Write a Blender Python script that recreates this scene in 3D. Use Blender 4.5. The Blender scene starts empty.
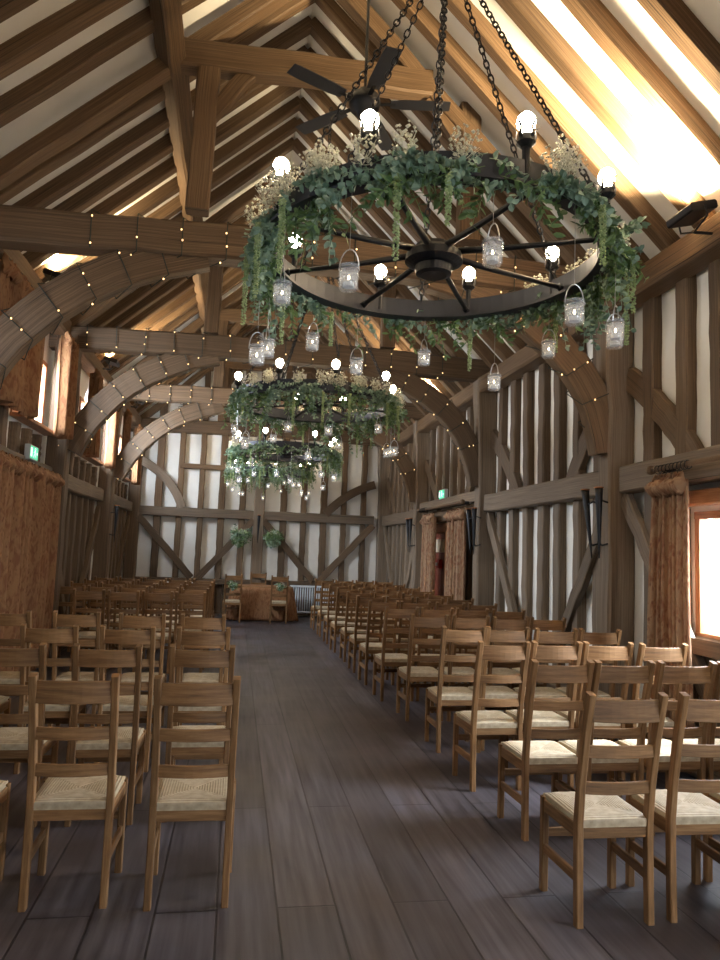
import bpy, math, random
from mathutils import Vector, Matrix, Quaternion
random.seed(7)
C = bpy.context.scene.collection
PI = math.pi
XL, XR = -2.60, 3.68          # plaster planes of the side walls
YB, YE = -4.0, 17.55          # rear wall and altar end wall
TR = [-1.10, 2.62, 6.34, 10.06, 13.78, 17.46]
RX, RZ = 0.50, 7.22           # ridge
LZ, PZ = 4.50, 4.20           # left and right wall plates

# ------------------------------------------------------------------ camera
F = 720.0; VX, VY, ROLL = 236.0, 547.0, 0.037
d = Vector((VX-360, -(VY-480), -F)).normalized()
u = Vector((ROLL, 1, 0)); u.z = -(u.x*d.x+u.y*d.y)/d.z; u.normalize()
x = d.cross(u)
M = Matrix((x, d, u)).to_4x4(); M.translation = Vector((0, 0, 1.6))
cam = bpy.data.cameras.new('camera'); cam.sensor_fit = 'VERTICAL'; cam.sensor_height = 36; cam.lens = 27
cam.clip_start = .05
co = bpy.data.objects.new('camera', cam); C.objects.link(co); co.matrix_world = M
bpy.context.scene.camera = co

# ------------------------------------------------------------------ materials
def nt(name, rough=.6, base=(.8,.8,.8), metal=0.0):
    m = bpy.data.materials.new(name); m.use_nodes = True
    t = m.node_tree; b = t.nodes['Principled BSDF']
    b.inputs['Base Color'].default_value = (*base, 1); b.inputs['Roughness'].default_value = rough
    b.inputs['Metallic'].default_value = metal
    return m, t, b
def ramp(t, stops, src):
    r = t.nodes.new('ShaderNodeValToRGB'); e = r.color_ramp.elements
    e[0].position = stops[0][0]; e[0].color = (*stops[0][1], 1)
    e[1].position = stops[-1][0]; e[1].color = (*stops[-1][1], 1)
    for p, c in stops[1:-1]:
        n = e.new(p); n.color = (*c, 1)
    t.links.new(src, r.inputs[0]); return r.outputs[0]
def math_(t, op, a, b=None):
    n = t.nodes.new('ShaderNodeMath'); n.operation = op
    for i, v in enumerate((a, b)):
        if v is None: continue
        if isinstance(v, (int, float)): n.inputs[i].default_value = v
        else: t.links.new(v, n.inputs[i])
    return n.outputs[0]
def wood(name, dark, mid, light, sc=(3, 40), rough=.6, bump=.25, cracks=True, blotch=.0):
    m, t, b = nt(name, rough); b.inputs['Specular IOR Level'].default_value = .3
    uv = t.nodes.new('ShaderNodeUVMap'); oi = t.nodes.new('ShaderNodeObjectInfo')
    mp = t.nodes.new('ShaderNodeMapping'); mp.inputs['Scale'].default_value = (sc[0], sc[1], 1)
    t.links.new(uv.outputs[0], mp.inputs[0])
    cb = t.nodes.new('ShaderNodeCombineXYZ')
    t.links.new(math_(t, 'MULTIPLY', oi.outputs['Random'], 37.0), cb.inputs[0])
    t.links.new(math_(t, 'MULTIPLY', oi.outputs['Random'], 91.0), cb.inputs[2])
    t.links.new(cb.outputs[0], mp.inputs['Location'])
    n = t.nodes.new('ShaderNodeTexNoise'); n.inputs['Scale'].default_value = 1; n.inputs['Detail'].default_value = 6
    n.inputs['Roughness'].default_value = .62; t.links.new(mp.outputs[0], n.inputs[0])
    col = ramp(t, [(.28, dark), (.5, mid), (.72, light)], n.outputs[0])
    # each timber a little different
    hs = t.nodes.new('ShaderNodeHueSaturation')
    t.links.new(math_(t, 'ADD', math_(t, 'MULTIPLY', oi.outputs['Random'], .4), .8), hs.inputs['Value'])
    t.links.new(col, hs.inputs['Color']); out = hs.outputs[0]
    if cracks:
        m2 = t.nodes.new('ShaderNodeMapping'); m2.inputs['Scale'].default_value = (sc[0]*.35, sc[1]*.55, 1)
        t.links.new(uv.outputs[0], m2.inputs[0]); t.links.new(cb.outputs[0], m2.inputs['Location'])
        n2 = t.nodes.new('ShaderNodeTexNoise'); n2.inputs['Scale'].default_value = 1; n2.inputs['Detail'].default_value = 3
        t.links.new(m2.outputs[0], n2.inputs[0])
        f = ramp(t, [(.0, (0,0,0)), (.30, (0,0,0)), (.345, (1,1,1))], n2.outputs[0])
        mx = t.nodes.new('ShaderNodeMixRGB'); mx.blend_type = 'MULTIPLY'; mx.inputs[0].default_value = .75
        t.links.new(out, mx.inputs[1]); t.links.new(f, mx.inputs[2]); out = mx.outputs[0]
    t.links.new(out, b.inputs['Base Color'])
    bp = t.nodes.new('ShaderNodeBump'); bp.inputs['Strength'].default_value = bump; bp.inputs['Distance'].default_value = .01
    t.links.new(n.outputs[0], bp.inputs['Height']); t.links.new(bp.outputs[0], b.inputs['Normal'])
    return m
OAK_ROOF = wood('oak_roof', (.06,.034,.016), (.125,.074,.038), (.20,.128,.070), sc=(1.3, 110))
OAK_BROWN = wood('oak_brown', (.062,.039,.022), (.115,.073,.042), (.175,.117,.07), sc=(1.3, 110))
OAK_GREY = wood('oak_weathered', (.09,.062,.040), (.16,.117,.080), (.24,.18,.125), sc=(1.3, 110))
OAK_CHAIR = wood('oak_chair', (.105,.050,.018), (.19,.095,.036), (.275,.15,.064), sc=(5, 60), rough=.5, bump=.08, cracks=False)
OAK_WINDOW = wood('oak_window', (.22,.09,.035), (.36,.16,.07), (.46,.23,.11), sc=(5, 60), rough=.4, bump=.08, cracks=False)
DOORWOOD = wood('door_wood', (.10,.02,.012), (.16,.035,.02), (.22,.06,.03), rough=.45, cracks=False)
m, t, b = nt('plaster', .85)
tc = t.nodes.new('ShaderNodeTexCoord'); n = t.nodes.new('ShaderNodeTexNoise'); n.inputs['Scale'].default_value = 1.7; n.inputs['Detail'].default_value = 5
t.links.new(tc.outputs['Object'], n.inputs[0])
t.links.new(ramp(t, [(.3, (.76,.73,.66)), (.7, (.88,.86,.80))], n.outputs[0]), b.inputs['Base Color'])
bp = t.nodes.new('ShaderNodeBump'); bp.inputs['Strength'].default_value = .15; t.links.new(n.outputs[0], bp.inputs['Height']); t.links.new(bp.outputs[0], b.inputs['Normal'])
PLASTER = m
# floor planks running down the barn
m, t, b = nt('floor_boards', .42)
tc = t.nodes.new('ShaderNodeTexCoord'); mp = t.nodes.new('ShaderNodeMapping'); mp.inputs['Rotation'].default_value = (0, 0, PI/2)
t.links.new(tc.outputs['Object'], mp.inputs[0])
br = t.nodes.new('ShaderNodeTexBrick'); t.links.new(mp.outputs[0], br.inputs[0])
br.inputs['Scale'].default_value = 1; br.inputs['Brick Width'].default_value = 3.4; br.inputs['Row Height'].default_value = .265
br.inputs['Mortar Size'].default_value = .006; br.inputs['Mortar Smooth'].default_value = .3; br.offset = .37; br.inputs['Bias'].default_value = 0
br.inputs['Color1'].default_value = (.048,.043,.047,1); br.inputs['Color2'].default_value = (.078,.072,.080,1); br.inputs['Mortar'].default_value = (.014,.011,.011,1)
mp2 = t.nodes.new('ShaderNodeMapping'); mp2.inputs['Scale'].default_value = (26, 1.2, 1); t.links.new(tc.outputs['Object'], mp2.inputs[0])
n = t.nodes.new('ShaderNodeTexNoise'); n.inputs['Scale'].default_value = 1; n.inputs['Detail'].default_value = 7; t.links.new(mp2.outputs[0], n.inputs[0])
n3 = t.nodes.new('ShaderNodeTexNoise'); n3.inputs['Scale'].default_value = 1.1; n3.inputs['Detail'].default_value = 4; t.links.new(tc.outputs['Object'], n3.inputs[0])
mx = t.nodes.new('ShaderNodeMixRGB'); mx.blend_type = 'MULTIPLY'; mx.inputs[0].default_value = 1
t.links.new(br.outputs[0], mx.inputs[1]); t.links.new(ramp(t, [(.3, (.45,.4,.4)), (.7, (1.35,1.3,1.3))], n.outputs[0]), mx.inputs[2])
mx2 = t.nodes.new('ShaderNodeMixRGB'); mx2.blend_type = 'MULTIPLY'; mx2.inputs[0].default_value = 1
t.links.new(mx.outputs[0], mx2.inputs[1]); t.links.new(ramp(t, [(.35, (.62,.54,.48)), (.65, (1.15,1.17,1.22))], n3.outputs[0]), mx2.inputs[2])
t.links.new(mx2.outputs[0], b.inputs['Base Color'])
t.links.new(ramp(t, [(.3, (.36,)*3), (.7, (.56,)*3)], n3.outputs[0]), b.inputs['Roughness'])
bp = t.nodes.new('ShaderNodeBump'); bp.inputs['Strength'].default_value = .3; bp.inputs['Distance'].default_value = .006
t.links.new(math_(t, 'SUBTRACT', math_(t, 'MULTIPLY', n.outputs[0], .5), br.outputs['Fac']), bp.inputs['Height']); t.links.new(bp.outputs[0], b.inputs['Normal'])
FLOOR = m
IRON = nt('black_iron', .42, (.018,.018,.02), .6)[0]
IRON_MATT = nt('dark_grey_iron', .5, (.04,.042,.05), .5)[0]
COPPER = nt('copper_rim', .3, (.5,.2,.08), 1)[0]
WIRE = nt('pale_wire', .35, (.55,.55,.55), .9)[0]
WAX = nt('wax', .5, (.85,.83,.78))[0]
m, t, b = nt('jar_glass', .05, (.95,.97,1)); b.inputs['Alpha'].default_value = .22; b.inputs['Specular IOR Level'].default_value = 1.0
b.inputs['Coat Weight'].default_value = 1.0
GLASS = m
m, t, b = nt('window_glass', .03, (.9,.95,1)); b.inputs['Alpha'].default_value = .12
PANE = m
def emit(name, col, s):
    m, t, b = nt(name, .4, col); b.inputs['Emission Color'].default_value = (*col, 1); b.inputs['Emission Strength'].default_value = s; return m
BULB = emit('lit_bulb', (1, .80, .55), 90)
FAIRY = emit('fairy_bulb', (1, .66, .30), 3.5)
EXITG = emit('exit_green', (.05, .62, .35), .9)
EXITW = emit('exit_white', (.8, .95, .9), 1.2)
FLAME = emit('candle_flame', (1, .8, .5), 25)
LAMPFACE = emit('flood_face', (1, .75, .42), 12)
def leafmat(name, a, bb, tr=.0):
    m, t, b = nt(name, .5)
    g = t.nodes.new('ShaderNodeNewGeometry')
    t.links.new(ramp(t, [(0, a), (1, bb)], g.outputs['Random Per Island']), b.inputs['Base Color']); return m
EUC = leafmat('eucalyptus', (.13,.22,.15), (.36,.48,.34))
RUS = leafmat('dark_foliage', (.05,.11,.03), (.20,.31,.11))
AMA = leafmat('amaranthus', (.26,.36,.13), (.46,.54,.27))
GYP = leafmat('gypsophila', (.50,.48,.34), (.78,.75,.60))
STEM = nt('stem', .6, (.12,.16,.06))[0]
# curtain cloth with a rust leaf pattern
def cloth(name, base, pat, pat2):
    m, t, b = nt(name, .9)
    uv = t.nodes.new('ShaderNodeUVMap')
    mp = t.nodes.new('ShaderNodeMapping'); mp.inputs['Scale'].default_value = (22, 7, 8); t.links.new(uv.outputs[0], mp.inputs[0])
    n = t.nodes.new('ShaderNodeTexNoise'); n.inputs['Scale'].default_value = 1; n.inputs['Detail'].default_value = 3; n.inputs['Distortion'].default_value = 1.4
    t.links.new(mp.outputs[0], n.inputs[0])
    v = t.nodes.new('ShaderNodeTexVoronoi'); v.inputs['Scale'].default_value = 1.5; t.links.new(mp.outputs[0], v.inputs[0])
    c1 = ramp(t, [(.0, base), (.45, base), (.62, pat), (1, pat)], n.outputs[0])
    mx = t.nodes.new('ShaderNodeMixRGB'); t.links.new(ramp(t, [(.0, (.7,.7,.7)), (.12, (.7,.7,.7)), (.22, (0,0,0))], v.outputs['Distance']), mx.inputs[0])
    t.links.new(c1, mx.inputs[1]); mx.inputs[2].default_value = (*pat2, 1)
    t.links.new(mx.outputs[0], b.inputs['Base Color'])
    tr = t.nodes.new('ShaderNodeBsdfTranslucent'); t.links.new(mx.outputs[0], tr.inputs[0])
    ms = t.nodes.new('ShaderNodeMixShader'); ms.inputs[0].default_value = .22
    t.links.new(b.outputs[0], ms.inputs[1]); t.links.new(tr.outputs[0], ms.inputs[2])
    t.links.new(ms.outputs[0], t.nodes['Material Output'].inputs[0]); return m
CURT = cloth('rust_floral_cloth', (.33,.165,.072), (.23,.095,.04), (.16,.05,.024))
CURT_P = cloth('pale_floral_cloth', (.36,.22,.125), (.25,.115,.06), (.15,.04,.025))
# woven rush: strands run parallel to the nearest rail
m, t, b = nt('woven_rush', .75)
tc = t.nodes.new('ShaderNodeTexCoord'); sp = t.nodes.new('ShaderNodeSeparateXYZ'); t.links.new(tc.outputs['Object'], sp.inputs[0])
ax = math_(t, 'ABSOLUTE', sp.outputs[0]); ay = math_(t, 'ABSOLUTE', math_(t, 'SUBTRACT', sp.outputs[1], .02))
side = math_(t, 'GREATER_THAN', ax, ay)
cm = t.nodes.new('ShaderNodeMix'); t.links.new(side, cm.inputs[0]); t.links.new(ay, cm.inputs[2]); t.links.new(ax, cm.inputs[3])
w = math_(t, 'SINE', math_(t, 'MULTIPLY', cm.outputs[0], 520.0))
n = t.nodes.new('ShaderNodeTexNoise'); n.inputs['Scale'].default_value = 30; t.links.new(tc.outputs['Object'], n.inputs[0])
cc = ramp(t, [(.0, (.26,.19,.11)), (.5, (.47,.37,.24)), (1, (.60,.50,.35))], math_(t, 'ADD', math_(t, 'MULTIPLY', w, .25), n.outputs[0]))
mx = t.nodes.new('ShaderNodeMixRGB'); t.links.new(math_(t, 'MULTIPLY', side, .5), mx.inputs[0]); t.links.new(cc, mx.inputs[1]); mx.inputs[2].default_value = (.33,.25,.14,1)
t.links.new(mx.outputs[0], b.inputs['Base Color'])
bp = t.nodes.new('ShaderNodeBump'); bp.inputs['Strength'].default_value = .5; bp.inputs['Distance'].default_value = .003
t.links.new(w, bp.inputs['Height']); t.links.new(bp.outputs[0], b.inputs['Normal'])
RUSH = m
RAD = nt('radiator_enamel', .35, (.62,.66,.70))[0]
OUTSIDE = nt('gravel_ground', .9, (.35,.34,.3))[0]

# ------------------------------------------------------------------ mesh helpers
class MB:
    def __init__(s): s.v = []; s.f = []; s.uv = []; s.mi = []
    def quad(s, idx, uvs, mi=0): s.f.append(idx); s.uv.append(uvs); s.mi.append(mi)
    def sweep(s, pts, w, h, side=None, cap=True, ch=None, jit=0, mi=0, taper=None):
        """rectangular, chamfered section of width w (along side) and depth h swept along pts"""
        pts = [Vector(p) for p in pts]; n = len(pts)
        if ch is None: ch = min(w, h)*.1
        ru, rv = random.random()*5, random.random()*5
        L = 0; rings = []; prev = None
        for i, p in enumerate(pts):
            tg = (pts[min(i+1, n-1)]-pts[max(i-1, 0)]).normalized()
            sd = Vector(side) if side else Vector((1, 0, 0))
            sd = (sd-tg*sd.dot(tg))
            if sd.length < 1e-3: sd = Vector((0, 1, 0))-tg*tg.y
            sd.normalize(); up = sd.cross(tg).normalized()
            k = taper(i/(n-1)) if taper else 1
            a, bb = w/2*k, h/2*k
            c = min(ch, a*.45, bb*.45)
            sec = [(-a+c, -bb), (a-c, -bb), (a, -bb+c), (a, bb-c), (a-c, bb), (-a+c, bb), (-a, bb-c), (-a, -bb+c)]
            o = Vector((0, 0, 0)); 
            if jit: o = sd*random.uniform(-jit, jit)+up*random.uniform(-jit, jit)
            if prev is not None: L += (p-prev).length
            prev = p
            base = len(s.v)
            for (q, r) in sec:
                jj = random.uniform(-jit, jit)*.5 if jit else 0
                s.v.append(p+o+sd*(q+jj)+up*(r+jj))
            rings.append((base, L))
        per = [0]
        for k in range(8):
            q0 = sec[k]; q1 = sec[(k+1) % 8]; per.append(per[-1]+math.hypot(q1[0]-q0[0], q1[1]-q0[1]))
        for i in range(n-1):
            b0, l0 = rings[i]; b1, l1 = rings[i+1]
            for k in range(8):
                k2 = (k+1) % 8
                s.quad((b0+k, b0+k2, b1+k2, b1+k), [(l0+ru, per[k]+rv), (l0+ru, per[k+1]+rv), (l1+ru, per[k+1]+rv), (l1+ru, per[k]+rv)], mi)
        if cap:
            for (b0, l0), rev in ((rings[0], True), (rings[-1], False)):
                idx = [b0+k for k in range(8)]; uvs = [(ru+sec[k][0]*.3, rv+sec[k][1]) for k in range(8)]
                if rev: idx.reverse(); uvs.reverse()
                s.quad(tuple(idx), uvs, mi)
        return s
    def box(s, a, b, ch=0.004, mi=0):
        a, b = Vector(a), Vector(b); c = (a+b)/2; e = b-a
        k = max(range(3), key=lambda i: e[i])
        p0, p1 = c.copy(), c.copy(); p0[k] = a[k]; p1[k] = b[k]
        o = [i for i in range(3) if i != k]
        sd = Vector((0, 0, 0)); sd[o[0]] = 1
        return s.sweep([p0, p1], e[o[0]], e[o[1]], side=sd, ch=ch, mi=mi)
    def tube(s, pts, r, seg=8, cap=True, mi=0, closed=False):
        pts = [Vector(p) for p in pts]; n = len(pts); rad = r if callable(r) else (lambda t: r)
        nrm = None; rings = []
        for i, p in enumerate(pts):
            if closed: tg = (pts[(i+1) % n]-pts[i-1]).normalized()
            else: tg = (pts[min(i+1, n-1)]-pts[max(i-1, 0)]).normalized()
            if nrm is None:
                nrm = Vector((0, 0, 1)) if abs(tg.z) < .9 else Vector((1, 0, 0))
            nrm = (nrm-tg*nrm.dot(tg)).normalized(); bn = tg.cross(nrm)
            base = len(s.v); R = rad(i/max(1, n-1))
            for k in range(seg):
                a = 2*PI*k/seg; s.v.append(p+(nrm*math.cos(a)+bn*math.sin(a))*R)
            rings.append(base)
        m_ = n if closed else n-1
        for i in range(m_):
            b0 = rings[i]; b1 = rings[(i+1) % n]
            for k in range(seg):
                k2 = (k+1) % seg
                s.quad((b0+k, b0+k2, b1+k2, b1+k), [(i*.1, k/seg), (i*.1, (k+1)/seg), (i*.1+.1, (k+1)/seg), (i*.1+.1, k/seg)], mi)
        if cap and not closed:
            s.quad(tuple(rings[0]+k for k in reversed(range(seg))), [(0, 0)]*seg, mi)
            s.quad(tuple(rings[-1]+k for k in range(seg)), [(0, 0)]*seg, mi)
        return s
    def lathe(s, c, prof, seg=16, mi=0):
        """prof: list of (r, z) revolved about the vertical through c"""
        c = Vector(c); rings = []
        for r, z in prof:
            base = len(s.v)
            for k in range(seg):
                a = 2*PI*k/seg; s.v.append(c+Vector((r*math.cos(a), r*math.sin(a), z)))
            rings.append(base)
        for i in range(len(prof)-1):
            for k in range(seg):
                k2 = (k+1) % seg
                s.quad((rings[i]+k, rings[i]+k2, rings[i+1]+k2, rings[i+1]+k), [(k/seg, i*.1), ((k+1)/seg, i*.1), ((k+1)/seg, i*.1+.1), (k/seg, i*.1+.1)], mi)
        return s
    def leaf(s, p, d, nrm, L, W, mi=0):
        """a pointed leaf folded along its midrib"""
        d = d.normalized(); sd = d.cross(nrm)
        if sd.length < 1e-3: sd = Vector((1, 0, 0))
        sd.normalize(); up = sd.cross(d)
        b = len(s.v)
        s.v += [p, p+d*L*.35+sd*W/2+up*W*.12, p+d*L*.75+sd*W*.38+up*W*.1, p+d*L, p+d*L*.75-sd*W*.38+up*W*.1, p+d*L*.35-sd*W/2+up*W*.12]
        s.quad((b, b+1, b+2, b+3), [(0, 0)]*4, mi); s.quad((b, b+3, b+4, b+5), [(0, 0)]*4, mi)
    def blob(s, p, r, mi=0):
        b = len(s.v)
        s.v += [p+Vector(q)*r for q in ((1,0,0),(-1,0,0),(0,1,0),(0,-1,0),(0,0,1),(0,0,-1))]
        for f in ((0,2,4),(2,1,4),(1,3,4),(3,0,4),(2,0,5),(1,2,5),(3,1,5),(0,3,5)): s.quad(tuple(b+i for i in f), [(0, 0)]*3, mi)
    def grid(s, nu, nv, fn, mi=0):
        b = len(s.v)
        for i in range(nu+1):
            for j in range(nv+1): s.v.append(Vector(fn(i/nu, j/nv)))
        us = [0.0]
        for i in range(nu): us.append(us[-1]+(s.v[b+(i+1)*(nv+1)+nv]-s.v[b+i*(nv+1)+nv]).length)
        vs = [0.0]
        for j in range(nv): vs.append(vs[-1]+(s.v[b+j+1]-s.v[b+j]).length)
        for i in range(nu):
            for j in range(nv):
                a = b+i*(nv+1)+j
                s.quad((a, a+nv+1, a+nv+2, a+1), [(us[i], vs[j]), (us[i+1], vs[j]), (us[i+1], vs[j+1]), (us[i], vs[j+1])], mi)
        return s
    def mesh(s, name, mats, smooth=False):
        me = bpy.data.meshes.new(name); me.from_pydata([tuple(v) for v in s.v], [], [tuple(f) for f in s.f])
        uvl = me.uv_layers.new(name='UVMap'); flat = []
        for q in s.uv:
            for a in q: flat += [a[0], a[1]]
        uvl.data.foreach_set('uv', flat)
        for mm in (mats if isinstance(mats, (list, tuple)) else [mats]): me.materials.append(mm)
        me.polygons.foreach_set('material_index', s.mi)
        if smooth: me.polygons.foreach_set('use_smooth', [True]*len(s.f))
        me.update(); return me
def obj(name, mb, mats, parent=None, smooth=False, loc=None, solid=0):
    me = mb.mesh(name, mats, smooth) if isinstance(mb, MB) else mb
    o = bpy.data.objects.new(name, me); C.objects.link(o)
    if loc is not None: o.location = loc
    if parent: o.parent = parent
    if solid:
        md = o.modifiers.new('thick', 'SOLIDIFY'); md.thickness = solid
    return o
def thing(name, label, cat, loc=(0, 0, 0), rotz=0, group=None):
    o = bpy.data.objects.new(name, None); C.objects.link(o); o.location = loc; o.rotation_euler = (0, 0, rotz); o.empty_display_size = .1
    return tag(o, label, cat, group)
def tag(o, label, cat, group=None):
    o['label'] = label; o['category'] = cat
    if group: o['group'] = group
    return o
NT = [0]
def struct(name, mb, mats, **k):
    o = obj(name, mb, mats, **k); o['kind'] = 'structure'; return o
def trim(mb, mats):
    NT[0] += 1; return struct('trim_%d' % NT[0], mb, mats)
def dup(o, parent=None):
    c = o.copy(); C.objects.link(c)
    if parent: c.parent = parent
    for ch in list(o.children): dup(ch, c)
    return c
def line(p0, p1, n=8): p0, p1 = Vector(p0), Vector(p1); return [p0.lerp(p1, i/n) for i in range(n+1)]
def bez(p0, p1, p2, n=12):
    p0, p1, p2 = Vector(p0), Vector(p1), Vector(p2)
    return [(p0*(1-t)**2+p1*2*t*(1-t)+p2*t*t) for t in [i/n for i in range(n+1)]]
def timber(p0, p1, w, h, side, mat, jit=.006, n=10): return trim(MB().sweep(line(p0, p1, n), w, h, side=side, jit=jit), mat)

# ------------------------------------------------------------------ setting
struct('floor', MB().box((XL-.2, YB-.2, -.1), (XR+.2, YE+.2, 0)), FLOOR)
def wall_grid(name, axis, pos, thick, us, zs, hole):
    mb = MB()
    for i in range(len(us)-1):
        for j in range(len(zs)-1):
            if hole((us[i]+us[i+1])/2, (zs[j]+zs[j+1])/2): continue
            if axis == 'x': mb.box((pos, us[i], zs[j]), (pos+thick, us[i+1], zs[j+1]), ch=0)
            else: mb.box((us[i], pos, zs[j]), (us[i+1], pos+thick, zs[j+1]), ch=0)
    return struct(name, mb, PLASTER)
LW = [(8.60, 9.92), (12.0, 13.5), (15.3, 16.9), (.6, 2.4), (4.3, 6.0)]     # high windows of the left wall
LWZ = (3.02, 3.92)
us = sorted([YB, YE]+[v for w in LW for v in w])
wall_grid('wall_left', 'x', XL-.15, .15, us, [0, LWZ[0], LWZ[1], 4.55], lambda y, z: LWZ[0] < z < LWZ[1] and any(a < y < b for a, b in LW))
RW = [(3.75, 5.32), (.2, 2.6), (-3.4, -1.0)]  # last two are unseen windows, added to bring in more light
RWZ = (1.0, 2.02)
DOOR = (12.25, 13.35)
us = sorted([YB, YE, *DOOR]+[v for w in RW for v in w])
wall_grid('wall_right', 'x', XR, .15, us, [0, RWZ[0], RWZ[1], 2.2, 4.2],
          lambda y, z: (RWZ[0] < z < RWZ[1] and any(a < y < b for a, b in RW)) or (z < RWZ[1] and DOOR[0] < y < DOOR[1]))
def gable(name, y, th):
    mb = MB(); pts = [(XL-.1, 0), (XR+.1, 0), (XR+.1, PZ+.0), (RX, RZ+.12), (XL-.1, LZ+.0)]
    b = len(mb.v)
    for yy in (y, y+th):
        for p in pts: mb.v.append(Vector((p[0], yy, p[1])))
    mb.quad((0, 1, 2, 3, 4), [(0, 0)]*5); mb.quad((9, 8, 7, 6, 5), [(0, 0)]*5)
    for i in range(5): j = (i+1) % 5; mb.quad((i, i+5, j+5, j), [(0, 0)]*4)
    return struct(name, mb, PLASTER)
gable('wall_far', YE, .15); gable('wall_rear', YB-.15, .15)
mb = MB(); b0 = 0
for y in (YB-.15, YE+.15):
    for p in ((XL-.12, LZ-.02), (RX, RZ+.10), (XR+.12, PZ-.06), (XR+.12, PZ+.1), (RX, RZ+.26), (XL-.12, LZ+.14)): mb.v.append(Vector((p[0], y, p[1])))
for i in range(6):
    j = (i+1) % 6; mb.quad((i, j, j+6, i+6), [(0, 0)]*4)
mb.quad(tuple(range(5, -1, -1)), [(0, 0)]*6); mb.quad(tuple(range(6, 12)), [(0, 0)]*6)
struct('ceiling', mb, PLASTER)

# wall plates, rails, posts
timber((-2.46, YB, LZ-.06), (-2.46, YE, LZ-.06), .24, .22, (1, 0, 0), OAK_BROWN, n=60)
timber((3.52, YB, PZ-.10), (3.52, YE, PZ-.10), .26, .24, (1, 0, 0), OAK_ROOF, n=60)
for i in range(len(TR)-1):
    y0, y1 = TR[i]+.15, TR[i+1]-.15
    timber((-2.49, y0, 2.44), (-2.49, y1, 2.44), .16, .22, (1, 0, 0), OAK_GREY)
    if i != 3: timber((3.57, y0, 2.36), (3.57, y1, 2.36), .16, .25, (1, 0, 0), OAK_GREY)
    else: timber((3.57, y0, 2.50), (3.57, y1, 2.50), .16, .16, (1, 0, 0), OAK_GREY)
    timber((-2.5, y0, .12), (-2.5, y1, .12), .18, .24, (1, 0, 0), OAK_BROWN)
    timber((3.58, y0, .12), (3.58, y1, .12), .18, .24, (1, 0, 0), OAK_GREY)
def grow(z): return 1+max(0, z-.72)*1.0
for y in TR:
    for X, top, s in ((-2.40, LZ-.15, 1), (3.55, PZ+.02, -1)):
        mb = MB(); pts = line((X, y, 0), (X, y, top), 14)
        for k, p in enumerate(pts): p.x += s*max(0, k/14-.7)*.12
        mb.sweep(pts, .27, .22, side=(1, 0, 0), jit=.007, taper=lambda tt: 1+max(0, tt-.75)*.5)
        trim(mb, OAK_GREY if X > 0 else OAK_BROWN)
# studs
def inside(y, spans, pad=.03): return any(a-pad < y < b+pad for a, b in spans)
for i in range(len(TR)-1):
    for k in range(1, 8):
        y = TR[i]+(TR[i+1]-TR[i])*k/8+random.uniform(-.02, .02)
        w = random.uniform(.13, .175)
        # right wall
        if i == 3 and DOOR[0]-.1 < y < DOOR[1]+.1: pass
        elif inside(y, RW, .1):
            timber((3.655, y, .2), (3.655, y, RWZ[0]-.03), w, .13, (0, 1, 0), OAK_GREY)
        else: timber((3.655, y, .2), (3.655, y, 2.28), w, .13, (0, 1, 0), OAK_GREY)
        timber((3.655, y, 2.46), (3.655, y+random.uniform(-.03, .03), PZ-.15), w, .14, (0, 1, 0), OAK_BROWN)
        # left wall
        timber((-2.575, y, .2), (-2.575, y, 2.36), w, .13, (0, 1, 0), OAK_BROWN)
        if inside(y, LW, .12): timber((-2.575, y, 2.53), (-2.575, y, LWZ[0]-.1), w, .13, (0, 1, 0), OAK_BROWN)
        else: timber((-2.575, y, 2.53), (-2.575, y, LZ-.15), w, .13, (0, 1, 0), OAK_BROWN)
# wall braces: straight below the rail, curved above it, one pair a bay
for i in range(len(TR)-1):
    a, b = TR[i], TR[i+1]
    for X, mat in ((3.575, OAK_GREY), (-2.49, OAK_BROWN)):
        s = -1 if X > 0 else 1
        if not (X > 0 and i == 3) and not (X > 0 and i in (0,)):
            if not (X > 0 and i == 1):
                timber((X, a+.12, 2.20), (X, a+1.35, .55), .075, .15, (1, 0, 0), mat)
            timber((X, b-.12, 2.20), (X, b-1.35, .55), .075, .15, (1, 0, 0), mat)
        if X > 0:
            trim(MB().sweep(bez((X+.05, b-.10, 3.35), (X+.05, b-.66, 2.98), (X+.05, b-1.10, 2.45)), .075, .22, side=(1, 0, 0), jit=.004), OAK_BROWN)
            trim(MB().sweep(bez((X+.05, a+.10, 3.40), (X+.05, a+.66, 3.02), (X+.05, a+1.08, 2.45)), .075, .22, side=(1, 0, 0), jit=.004), OAK_BROWN)
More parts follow.
